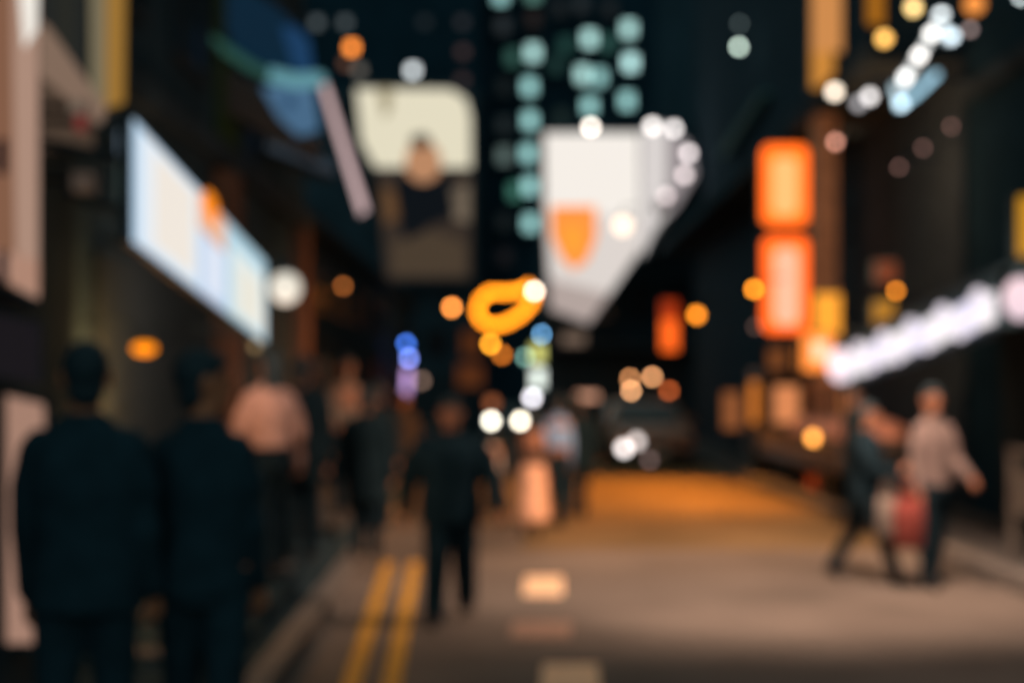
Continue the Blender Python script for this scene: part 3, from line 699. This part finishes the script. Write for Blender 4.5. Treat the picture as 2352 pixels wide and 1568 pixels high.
# ------------------------------------------------------------------ vehicles
def wheel(root, c, r, w):
    wq = obj('wheel', MB().lathe(c, [(r*.6,-w/2),(r*.93,-w/2),(r,-w*.3),(r,w*.3),(r*.93,w/2),(r*.6,w/2)], 'X', 20), RUBBER, root, smooth=False)
    obj('rim', MB().lathe(c, [(r*.2,-w*.52),(r*.58,-w*.48),(r*.58,w*.48),(r*.2,w*.52)], 'X', 14), STEEL, wq)
def car(loc, label, paint, lamps, L=4.3, W=1.72, beam=None):
    """a saloon facing the viewer; lamps = [(dx, dz, rgb, k, r)]"""
    t = thing('parked_car' if beam is None else 'taxi', loc, label, 'car')
    o = Vector(loc)
    prof = [(0,.28),(0,.62),(.08,.74),(1.05,.92),(1.75,1.38),(3.05,1.42),(3.85,1.0),(L-.05,.96),(L,.7),(L,.3)]
    k = len(prof); vs = []; 
    for sx in (-1,1):
        for (y,z) in prof:
            tum = .80 if z > 1.1 else (.95 if (y < .05 or y > L-.08) else 1.0)
            vs.append(o + Vector((sx*W/2*tum, y, z)))
    fs = [tuple(range(k)), tuple(range(2*k-1,k-1,-1))] + [(i,i+k,(i+1)%k+k,(i+1)%k) for i in range(k)]
    obj('body', MB().add(vs, fs), paint, t, bevel=.05)
    d = Vector((0,-.012,.012))
    obj('windscreen', MB().add([o+d+Vector(p) for p in ((-.72,1.12,.955),(.72,1.12,.955),(.62,1.70,1.345),(-.62,1.70,1.345))],[(0,1,2,3)]), DGLASS, t)
    for sx in (-1,1):
        obj('side_window', MB().add([o+Vector(p) for p in ((sx*.868,1.5,.98),(sx*.868,3.5,.98),(sx*.71,3.0,1.36),(sx*.71,1.85,1.36))],[(0,1,2,3)]), DGLASS, t)
        obj('wing_mirror', MB().ell(o+Vector((sx*.95,1.35,1.0)), (.1,.06,.07)), paint, t, smooth=True)
        for y in (.78, 3.45): wheel(t, o+Vector((sx*(W/2-.1), y, .31)), .31, .2)
    obj('grille', MB().span(o+Vector((-.4,-.03,.42)), o+Vector((.4,-.002,.58))), BLACKM, t)
    obj('bumper', MB().span(o+Vector((-W/2*.96,-.06,.27)), o+Vector((W/2*.96,-.002,.4))), STEEL, t, bevel=.02)
    obj('number_plate', MB().span(o+Vector((-.26,-.08,.3)), o+Vector((.26,-.062,.4))), mat('plate_white', (.5,.5,.48), .5, srgb=False), t)
    for (dx,dz,rgb,kk,r) in lamps:
        c = o + Vector((dx,-.03,dz))
        h = obj('headlight', MB().lathe(c, [(r*.7,-.05),(r,-.03),(r,.05)], 'Y', 16), glow(rgb,kk) if kk else DGLASS, t)
    return t
BROWN = mat('rust_brown_paint', (.26,.12,.06), .4, .1, 3, srgb=False, spec=.5)
DARKP = mat('dark_car_paint', (.03,.035,.045), .3, .1, 3, srgb=False, spec=.5)
def hk(Y, r, over): return over*(blur(Y)/(2*r*F/Y))**2
y = 30.2
car((GX(1502,y), y, 0), 'brown car parked facing us on the right of the road, one side headlamps lit', BROWN,
    [(GX(1433,y)-GX(1502,y), EYE-(1029-HOR)/F*y, (226,216,212), hk(y,.1,1.05), .1), (GX(1462,y)-GX(1502,y), EYE-(1013-HOR)/F*y, (200,188,184), hk(y,.1,.75), .1),
     (GX(1492,y)-GX(1502,y), EYE-(1056-HOR)/F*y, (80,64,62), hk(y,.06,.7), .06), (.66,.58,(0,0,0),0,.1)])
y = 63.0; z = gz(y)
hz = EYE-(966-HOR)/F*y - z
car((GX(1161,y), y, z), 'taxi far down the street facing us with both headlamps lit', DARKP,
    [(GX(1128,y)-GX(1161,y), hz, (236,230,212), hk(y,.16,1.35), .16), (GX(1195,y)-GX(1161,y), hz, (240,230,208), hk(y,.16,1.35), .16)], beam=1)
y = 72.0; z = gz(y)
hz = EYE-(976-HOR)/F*y - z
car((GX(1262,y), y, z), 'taxi half hidden behind the first one with a single pale headlamp', DARKP,
    [(GX(1237,y)-GX(1262,y), hz, (172,180,180), hk(y,.14,.95), .14), (.62,hz,(0,0,0),0,.14)], beam=1)
# flatbed truck on the right
t = thing('flatbed_truck', (5.3,22.6,.0), 'dark flatbed truck parked at the right kerb with a pinkish load', 'truck')
obj('bed', MB().span((4.42,19.2,.55), (6.1,25.2,.72)), DARKP, t, bevel=.02)
for (a,b) in (((4.40,19.2,.722),(4.46,25.2,1.02)),((6.04,19.2,.722),(6.1,25.2,1.02)),((4.47,19.2,.722),(6.03,19.26,1.02))):
    obj('side_board', MB().span(a,b), mat('grey_board', (.10,.09,.095), .6, srgb=False), t)
cab = MB(); vs=[]; prof=[(25.3,.5),(25.3,2.0),(26.5,2.05),(27.1,1.3),(27.25,.55)]
for x in (4.42,6.05): vs += [(x,yy,zz) for yy,zz in prof]
cab.add(vs, [tuple(range(5)), tuple(range(9,4,-1))]+[(i,i+5,(i+1)%5+5,(i+1)%5) for i in range(5)])
obj('cab', cab, DARKP, t, bevel=.05)
obj('side_window', MB().add([(4.405,25.6,1.3),(4.405,26.75,1.3),(4.405,26.4,1.9),(4.405,25.6,1.9)], [(0,1,2,3)]), DGLASS, t)
obj('rear_window', MB().span((4.7,25.28,1.4), (5.8,25.298,1.9)), DGLASS, t)
obj('chassis', MB().span((4.7,19.4,.4), (5.8,26.8,.548)), STEEL, t)
for (x,yy) in ((4.6,20.3),(5.9,20.3),(4.6,26.2),(5.9,26.2)): wheel(t, Vector((x,yy,.36)), .36, .24)
c = P(1867,1005,20.6); r=.07
obj('marker_lamp', MB().lathe(Vector((4.37,c.y,c.z)), [(r*.6,-.06),(r,-.03),(r,.03)], 'X', 14), glow((255,165,72), hk(20.6,r,1.15)), t)
obj('marker_bracket', MB().span((4.392,c.y-.03,.95), (4.398,c.y+.03,c.z+.02)), STEEL, t)
c = P(1850,1107,20.9)
obj('side_reflector', MB().span((4.38,c.y-.35,c.z-.07), (4.40,c.y+.2,c.z+.09)), mat('red_reflector', (.5,.08,.03), .3, srgb=False), t)
load = MB(); 
load.stack([(5.2,22.3,.73,.62,2.8),(5.2,22.3,1.0,.66,2.85),(5.2,22.3,1.16,.60,2.75),(5.2,22.3,1.24,.45,2.4)], 24)
o = obj('tarpaulin_bundle', load, mat('pink_tarpaulin', (.85,.42,.34), .7, .25, 4, srgb=False), smooth=True, origin=(5.2,22.3,.73))
tag(o, 'pinkish tarpaulin bundle lying on the flatbed truck', 'bundle')
bpy.context.view_layer.update()

# ------------------------------------------------------------------ people
SKIN = mat('skin', (.30,.14,.085), .5, .08, 8, srgb=False)
EYEM = mat('eye', (.03,.02,.02), .2, .05, 8, srgb=False)
LIP = mat('lip', (.36,.13,.10), .5, .05, 8, srgb=False)
HAIRM = mat('black_hair', (.016,.034,.046), .7, .3, 60, srgb=False)
SHOE = mat('dark_shoe', (.02,.022,.026), .5, .2, 20, srgb=False)
def cloth(name, rgb): return mat(name, rgb, .9, .22, 9, srgb=False, spec=.03)
def remeshed(name, mb, m, parent, voxel, s, extra=None, smooth_it=3):
    """union of the closed pieces into one continuous surface"""
    me = mb.mesh(name)
    o = bpy.data.objects.new(name, me); COL.objects.link(o)
    r = o.modifiers.new('skin', 'REMESH'); r.mode = 'VOXEL'; r.voxel_size = voxel; r.use_smooth_shade = True
    sm = o.modifiers.new('soft', 'SMOOTH'); sm.factor = .5; sm.iterations = smooth_it
    dg = bpy.context.evaluated_depsgraph_get(); dg.update()
    nm = bpy.data.meshes.new_from_object(o.evaluated_get(dg))
    o.modifiers.clear(); o.data = nm; bpy.data.meshes.remove(me); nm.name = name
    nm.materials.clear(); nm.materials.append(m)
    if extra:
        bm = bmesh.new(); bm.from_mesh(nm)
        for (emb, em) in extra:
            nm.materials.append(em); idx = len(nm.materials)-1
            vs = [bm.verts.new(v) for v in emb.v]
            for f in emb.f:
                fc = bm.faces.new([vs[i] for i in f]); fc.material_index = idx; fc.smooth = True
        bm.to_mesh(nm); bm.free()
    o.parent = parent; o.scale = (s,s,s)
    return o
def person(loc, face, H, label, jacket, trousers=None, skirt=None, legs=((0,0),(0,0)), armsp=((.05,.12,.15),(.05,.12,.15)),
           turn=0.0, hair='short', hem=.86, bulk=1.0, near=False, hairm=None, shoem=None, open_front=None, sleeve=True, extra_cloth=None, group=None, skirt_hem=.12, skirt_w=.25, spread=0.0, baggy=1.0, skin=None):
    t = thing('person', loc, label, 'person', group); t.rotation_euler = (0,0,face)
    s = H/1.75
    V = Vector
    # skeleton, facing -Y
    J = {}
    for i, sx in enumerate((-1, 1)):
        a, k = legs[i]
        hip = V((sx*.09,0,.93)); kn = hip + V((sx*spread,-math.sin(a),-math.cos(a)))*.43; an = kn + V((sx*spread,-math.sin(a-k),-math.cos(a-k)))*.42
        J['leg',i] = [hip, kn, an, a-k]
    drop = min(J['leg',0][2].z, J['leg',1][2].z) - .075
    D = V((0,0,-drop))
    for i in (0,1): J['leg',i] = [p + D for p in J['leg',i][:3]] + [J['leg',i][3]]
    for i, sx in enumerate((-1, 1)):
        p, b, e = armsp[i]
        sh = V((sx*.168*bulk,0,1.385)) + D
        el = sh + V((sx*math.sin(b), -math.sin(p)*math.cos(b), -math.cos(p)*math.cos(b)))*.29
        b2 = b*.5; q = p+e
        fd = V((sx*math.sin(b2), -math.sin(q)*math.cos(b2), -math.cos(q)*math.cos(b2)))
        wr = el + fd*.25
        J['arm',i] = [sh, el, wr, fd]
    dz = -drop
    body = MB()
    body.stack([(0,0,.84+dz,.12,.09),(0,0,.92+dz,.165,.115),(0,0,1.0+dz,.155,.11),(0,0,1.1+dz,.14,.10),(0,0,1.24+dz,.16,.115),(0,.005,1.36+dz,.175,.11),(0,.01,1.44+dz,.13,.08),(0,.01,1.49+dz,.06,.06)])
    body.tube([V((0,.012,1.42+dz)),V((0,.005,1.56+dz))], [.062,.055], 12)
    i0 = len(body.v)
    hc = V((0,-.005,1.645+dz))
    body.ell(hc+V((0,.01,.015)), (.077,.096,.105)); body.ell(hc+V((0,-.03,-.055)), (.056,.062,.062)); body.ell(hc+V((0,-.06,-.095)), (.028,.025,.02))
    body.tube([hc+V((0,-.088,.02)),hc+V((0,-.108,-.02))], [.011,.016], 8); 
    for sx in (-1,1): body.ell(hc+V((sx*.081,.015,-.005)), (.014,.022,.034))
    M = Matrix.Rotation(turn,3,'Z')
    def hrot(mb, i0=0):
        for i in range(i0, len(mb.v)):
            q = mb.v[i]; r = M @ V((q.x,q.y,0)); mb.v[i] = V((r.x,r.y,q.z))
    hrot(body, i0)
    for i, sx in enumerate((-1,1)):
        hip, kn, an, g = J['leg',i]
        body.tube([hip+V((0,0,.02)), hip.lerp(kn,.45), kn, kn.lerp(an,.35), an], [.088,.074,.055,.055,.038], 12)
        toe = an + V((sx*.02,-.15*math.cos(g),-.05 + -.15*math.sin(g)*.0))
        body.tube([an+V((0,.03,-.035)), an+V((0,-.05,-.03)), toe], [.034,.034,.026], 10)
        sh, el, wr, fd = J['arm',i]
        body.tube([sh.lerp(el,.16), sh.lerp(el,.5), el, el.lerp(wr,.3), wr], [.044,.043,.038,.038,.026], 12)
        body.tube([sh+V((-sx*.06,0,-.01)), sh.lerp(el,.25)], [.05,.042], 10)
        lat = V((0,-1,0)); lat = (lat - fd*lat.dot(fd)).normalized() if abs(fd.y) < .9 else V((0,0,1))
        cur = V((-sx,0,0)); cur = (cur - fd*cur.dot(fd)).normalized()
        pm = wr + fd*.085
        body.tube([wr+fd*.01, pm+lat*.0], [.026,.030], 10)
        for kf, (o_, L_) in enumerate(((.030,.075),(.010,.086),(-.010,.08),(-.029,.062))):
            f0 = pm - fd*.01 + lat*o_; f1 = f0 + (fd*.85 + cur*.25)*L_*.5; f2 = f1 + (fd*.6 + cur*.7)*L_*.32; f3 = f2 + (fd*.25 + cur*.9)*L_*.24
            body.tube([f0, f1, f2, f3], [.0115,.0105,.0095,.008], 8)
        th0 = wr + fd*.03 + lat*.02; th1 = th0 + (fd*.6+lat*.75).normalized()*.042; th2 = th1 + (fd*.9+lat*.15+cur*.3).normalized()*.035
        body.tube([th0, th1, th2], [.015,.012,.010], 8)
    ex_e = MB(); ex_l = MB()
    for sx in (-1,1): ex_e.ell(hc+V((sx*.031,-.079,.012)), (.013,.009,.008), 10, 6); ex_e.tube([hc+V((sx*.016,-.085,.032)), hc+V((sx*.048,-.076,.034))], .005, 6)
    ex_l.ell(hc+V((0,-.088,-.058)), (.023,.009,.008), 10, 6)
    hrot(ex_e); hrot(ex_l)
    remeshed('body', body, skin or SKIN, t, .0075 if near else .009, s, [(ex_e, EYEM), (ex_l, LIP)], 2)
    # hair
    hb = MB(); hb.ell(hc+V((0,.026,.034)), (.087,.098,.098)); hb.ell(hc+V((0,-.045,.075)), (.062,.045,.035))
    hb.ell(hc+V((0,.052,-.045)), (.07,.05,.075))
    if hair == 'long': hb.stack([(0,.05,1.40+dz,.07,.03),(0,.062,1.48+dz,.088,.05),(0,.055,1.6+dz,.09,.06),(0,.03,1.69+dz,.085,.08)])
    if hair == 'bob': hb.stack([(0,.045,1.53+dz,.085,.06),(0,.04,1.6+dz,.092,.075),(0,.03,1.69+dz,.085,.08)])
    hrot(hb)
    remeshed('hair', hb, hairm or HAIRM, t, .012, s)
    # coat / top
    c = MB(); B = bulk
    rows = [(0,0,hem+dz,.185*B,.14*B)]
    if hem < .8: rows += [(0,0,.8+dz,.18*B,.135*B)]
    rows += [(0,0,max(hem+.03,.95)+dz,.18*B,.132*B),(0,0,1.08+dz,.17*B,.125*B),(0,0,1.24+dz,.182*B,.13*B),(0,.005,1.34+dz,.185*B,.125*B),(0,.01,1.41+dz,.158*B,.10*B),(0,.012,1.465+dz,.11*B,.085),(0,.012,1.515+dz,.072,.07)]
    c.stack(rows)
    for i, sx in enumerate((-1,1)):
        sh, el, wr, fd = J['arm',i]
        if sleeve: c.tube([sh+V((-sx*.03,0,.0)), sh.lerp(el,.5), el, el.lerp(wr,.95)], [.07*B,.066*B,.057*B,.047*B], 12)
        else: c.tube([sh, sh.lerp(el,.6)], [.07*B,.062*B], 12)
    remeshed('jacket' if not extra_cloth else extra_cloth, c, jacket, t, .014, s)
    if open_front:
        f = MB(); f.stack([(0,-.03*B,hem+.05+dz,.10,.115*B),(0,-.03*B,1.1+dz,.09,.108*B),(0,-.03*B,1.3+dz,.10,.112*B),(0,-.02,1.42+dz,.07,.09)])
        remeshed('shirt_front', f, open_front, t, .014, s)
    if skirt:
        k = MB(); k.stack([(0,-.01,skirt_hem+dz,skirt_w,skirt_w*.86),(0,0,.6+dz,.20,.17),(0,0,.98+dz,.17,.125)])
        remeshed('skirt', k, skirt, t, .016, s)
    if trousers:
        k = MB(); k.stack([(0,0,.8+dz,.15,.12),(0,0,.9+dz,.178,.13),(0,0,1.0+dz,.166,.12)])
        for i in (0,1):
            hip, kn, an, g = J['leg',i]
            k.tube([hip+V((0,0,-.01)), hip.lerp(kn,.5), kn, kn.lerp(an,.5), an+V((0,.005,.0))], [.098*(1+(baggy-1)*.4),.09*baggy,.075*baggy,.07*baggy,.066*baggy], 12)
        remeshed('trousers', k, trousers, t, .014, s)
    for i, sx in enumerate((-1,1)):
        hip, kn, an, g = J['leg',i]
        f = MB(); f.tube([an+V((0,.04,-.035)), an+V((0,-.06,-.03)), an+V((sx*.015,-.16,-.042))], [.044,.045,.036], 10); f.tube([an+V((0,0,-.04)), an+V((0,0,.03))], [.045,.05], 10)
        for j, q in enumerate(f.v): f.v[j] = V((q.x,q.y,max(q.z, -1+.0 if False else an.z-.075)))
        remeshed('shoe', f, shoem or SHOE, t, .012, s, None, 1)
    return t
BLK = cloth('black_coat_cloth', (.010,.022,.030)); NAVY = cloth('dark_navy_cloth', (.010,.022,.032)); DEN = cloth('dark_denim', (.012,.026,.036))
PINK = cloth('pale_pink_cloth', (.46,.30,.27)); BEI = cloth('beige_cloth', (.22,.18,.15)); GREYW = cloth('greyish_white_cloth', (.85,.85,.9))
PEACH = cloth('peach_cloth', (.80,.48,.33)); BLUE = cloth('slate_blue_cloth', (.22,.40,.72)); NAVY2 = cloth('navy_coat_cloth', (.018,.042,.058)); CHAR = cloth('charcoal_cloth', (.012,.022,.03))
PALE = cloth('pale_rose_cloth', (.15,.122,.122)); OLIVE = cloth('brown_olive_cloth', (.06,.05,.045))
PI = math.pi
def at(u, Y, z=0.0): return (GX(u,Y), Y, z)
person(at(196,5.1,.134), PI, 1.74, 'person in a black coat seen from behind at the left edge, beside the pink panel', NAVY2, NAVY2, legs=((.12,.1),(-.1,.1)), armsp=((.08,.07,.25),(.0,.06,.2)), bulk=1.12, skin=mat('warm_lit_skin', (.55,.2,.11), .6, .08, 8, srgb=False, spec=.05), hem=.80, near=True, turn=.35)  # redder skin colour holds the warm light on ear and neck
person(at(466,5.3,.134), PI, 1.72, 'person in black under the slanted screen, head turned to the left, seen from behind', NAVY2, NAVY2, legs=((-.08,.05),(.14,.15)), armsp=((.1,.06,.3),(.05,.06,.2)), bulk=.97, skin=mat('warm_lit_skin', (.55,.2,.11), .6, .08, 8, srgb=False, spec=.05), hem=.84, near=True, turn=-1.05)  # warm light on the face is put into the skin colour
person(at(618,10.6,TERR-.07), PI+.5, 1.66, 'woman in a pale pink short jacket beyond the two men in black', PINK, NAVY, legs=((.2,.2),(-.2,.1)), armsp=((.1,.3,.3),(.0,.3,.3)), hem=1.0, hair='long', turn=.3, bulk=1.02)
person(at(700,13.0,TERR-.07), PI, 1.66, 'person in charcoal standing on the terrace right of the pink jacket', CHAR, NAVY, armsp=((.1,.1,.3),(.0,.12,.3)), hem=.6, bulk=1.1)
person(at(795,14.6,TERR), .3, 1.62, 'person in a thin beige coat on the terrace, facing us', BEI, NAVY, legs=((.1,.1),(-.1,.1)), armsp=((.3,.12,.9),(.0,.12,.3)), hem=.8, hair='bob', bulk=.86)
person(at(868,16.0,.13), PI, 1.64, 'person in dark clothes at the kerb between the beige coat and the walking man', CHAR, NAVY, legs=((.1,.1),(-.2,.1)), hem=.8, bulk=1.05)
person(at(690,11.4,TERR-.07), PI+.3, 1.60, 'person in black close behind the pink jacket on the right', BLK, NAVY, hem=.7, bulk=1.15)
person(at(842,13.2,.13), PI-.2, 1.58, 'person in black with a wide coat at the kerb left of the walking man', BLK, NAVY, hem=.6, bulk=1.2)
person(at(742,18.5,TERR), PI-.3, 1.68, 'person in brown further back between charcoal and beige', OLIVE, NAVY, hem=.75, hair='long')
person(at(925,21.0,.0), .2, 1.66, 'person in dark brown in the road behind the walking man, at his left shoulder', OLIVE, NAVY, legs=((.2,.1),(-.2,.1)), hem=.8)
person(at(1035,10.5,.0), .1, 1.66, 'man in dark clothes walking towards us beside the yellow lines', cloth('ink_blue_cloth', (.009,.024,.036)), cloth('ink_blue_cloth', (.009,.024,.036)), legs=((.30,.12),(-.26,.22)), armsp=((-.35,.30,.25),(.3,.34,.3)), hem=.80, bulk=1.38, near=True, spread=.06, baggy=1.35)
person(at(1130,19.0,.0), PI, 1.14, 'child in a greyish white top just behind the walking man', GREYW, CHAR, legs=((.2,.1),(-.25,.2)), armsp=((.05,.06,.2),(.1,.06,.2)), hem=.98, bulk=.8, hair='bob')
person(at(1222,16.5,.0), PI, 1.50, 'woman in a long peach skirt walking away up the middle of the road', OLIVE, None, skirt=PEACH, hem=1.0, bulk=.84, hair='long', legs=((.15,.1),(-.15,.1)), skirt_hem=.22, skirt_w=.24)
person(at(1326,18.6,.0), PI, 1.62, 'person in a wide dark coat at the right of the peach skirt', BLK, NAVY, hem=.72, bulk=1.2, legs=((.25,.1),(-.25,.25)), armsp=((.1,.3,.5),(.1,.3,.5)))
person(at(1282,17.6,.0), PI+.4, 1.62, 'person in a slate blue top at the left of the wide dark coat', BLUE, NAVY, hem=1.1, bulk=.9, legs=((.2,.1),(-.2,.15)))
person(at(1992,12.7,.0), 1.0, 1.63, 'person in a dark jacket striding on the right with legs wide apart', NAVY, CHAR, legs=((.42,.1),(-.40,.12)), armsp=((.5,.12,1.1),(.2,.16,.9)), hem=.84, bulk=1.12, turn=.3)
person(at(2142,12.3,.0), .25, 1.72, 'person in a pale top and black trousers on the right holding a red bag', PALE, NAVY, legs=((.12,.05),(-.14,.1)), armsp=((.12,.14,.25),(.25,.12,.7)), hem=.90, bulk=.96, turn=-.2)
person(at(1960,16.5,.13), 1.2, 1.60, 'person in dark clothes half hidden behind the striding one', CHAR, NAVY, hem=.8)
def bag(loc, w, d, h, m, label, hand):
    t = thing('shopping_bag', loc, label, 'bag'); o = Vector(loc)
    mb = MB(); mb.stack([(o.x,o.y,o.z,w*.46,d*.4),(o.x,o.y,o.z+.03,w*.5,d*.5),(o.x,o.y,o.z+h*.6,w*.52,d*.52),(o.x,o.y,o.z+h,w*.44,d*.36)], 16)
    obj('pouch', mb, m, t, smooth=True)
    for sy in (-1,1):
        obj('handle', MB().tube([o+Vector((-w*.25,sy*d*.25,h-.02)), o+Vector((-w*.12,sy*.02,h+.13)), o+Vector((w*.12,sy*.02,h+.13)), o+Vector((w*.25,sy*d*.25,h-.02))], .008, 6), m, t)
bag((GX(2088,12.1),12.1,.36), .26,.15,.42, cloth('red_bag_cloth', (.17,.045,.04)), 'red shopping bag held by the person in the pale top', None)
bag((GX(2038,12.35),12.35,.42), .18,.12,.36, cloth('grey_bag_cloth', (.17,.15,.14)), 'greyish bag hanging left of the red one', None)

# ------------------------------------------------------------------ street furniture on the right
t = thing('street_railing', (4.6,12,.13), 'low grey railing panel on the right pavement behind the pale top', 'railing')
rl = mat('dull_grey_rail', (.12,.11,.10), .6, .2, 10, srgb=False)
for y in (9.0,10.5,12.0,13.5): obj('post', MB().box((4.75,y,.63),(.06,.06,1.0)), rl, t)
obj('top_rail', MB().box((4.75,11.25,1.12),(.05,4.6,.06)), rl, t)
obj('infill_panel', MB().box((4.75,11.25,.74),(.02,4.5,.42)), rl, t)

# ------------------------------------------------------------------ light from the modelled lamps, one light added for the pillar, sky, camera
def find(lbl):
    for o in S.objects:
        if o.get('label') == lbl: return o
def give(lbl, power, rgb, aim, cone=100, dz=-.25, radius=.12):
    o = find(lbl); l = light(o, Vector(o.location)+Vector((0,-.05,dz)), power, rgb, radius, aim, cone); return l
give('warm yellow round lamp, lower of two beside the tube sign', 210, (1.0,.62,.46), (4.2,9.2,0), 108)
give('warm pale yellow round lamp cut by the top edge beside the tube sign', 2050, (1.0,.62,.43), (1.9,13.1,0), 110)
give('bright white round lamp with an orange rim below the tall amber sign', 1300, (1.0,.50,.25), (2.0,17.0,0), 125)
give('orange round lamp right of the narrow red-orange sign', 1700, SOD, (1.6,24.5,0), 130)
give('orange round lamp at the left edge of the lower orange sign box', 1600, SOD, (1.2,21.0,0), 130)
give('flattened bright orange lamp between the two men in black', 45, (1.0,.45,.15), None)
give('large white globe lamp at the right end of the slanted screen', 24, (1.0,.66,.5), None)
give('dim mauve round lamp between the two small orange sign faces', 70, (1.0,.5,.25), None)  # orange light added at this dim lamp to brighten the tan pillar
w = bpy.data.worlds.new('World'); S.world = w; w.use_nodes = True
bg = w.node_tree.nodes['Background']
sky = w.node_tree.nodes.new('ShaderNodeTexSky'); sky.sky_type = 'NISHITA'; sky.sun_disc = False
sky.sun_elevation = R(-4); sky.sun_rotation = R(180); sky.air_density = 1.0
mx = w.node_tree.nodes.new('ShaderNodeMix'); mx.data_type = 'RGBA'; mx.blend_type = 'ADD'; mx.inputs[0].default_value = 1.0
mx.inputs[7].default_value = (1.15,1.75,1.7,1)          # even sky fill added to lift the dark tones
w.node_tree.links.new(sky.outputs['Color'], mx.inputs[6]); w.node_tree.links.new(mx.outputs[2], bg.inputs['Color'])
bg.inputs['Strength'].default_value = .15
cam = bpy.data.cameras.new('camera'); co = bpy.data.objects.new('camera', cam); COL.objects.link(co)
co.location = (0,0,EYE); co.rotation_euler = (R(90),0,0)
cam.lens = 50; cam.sensor_width = 36; cam.shift_y = (HOR-784)/2352; cam.clip_end = 2000
cam.dof.use_dof = True; cam.dof.focus_distance = FOCUS
# blur disc of a far point: CINF/2352*36 mm = A*f/(s-f)
A = CINF/2352*36*(FOCUS*1000-50)/50
cam.dof.aperture_fstop = 50/A
S.camera = co
vs = S.view_settings; vs.view_transform = 'Standard'; vs.look = 'None'; vs.exposure = 0; vs.gamma = 1
cy = S.cycles; cy.use_adaptive_sampling = False; cy.use_denoising = True; cy.max_bounces = 5; cy.sample_clamp_indirect = 4
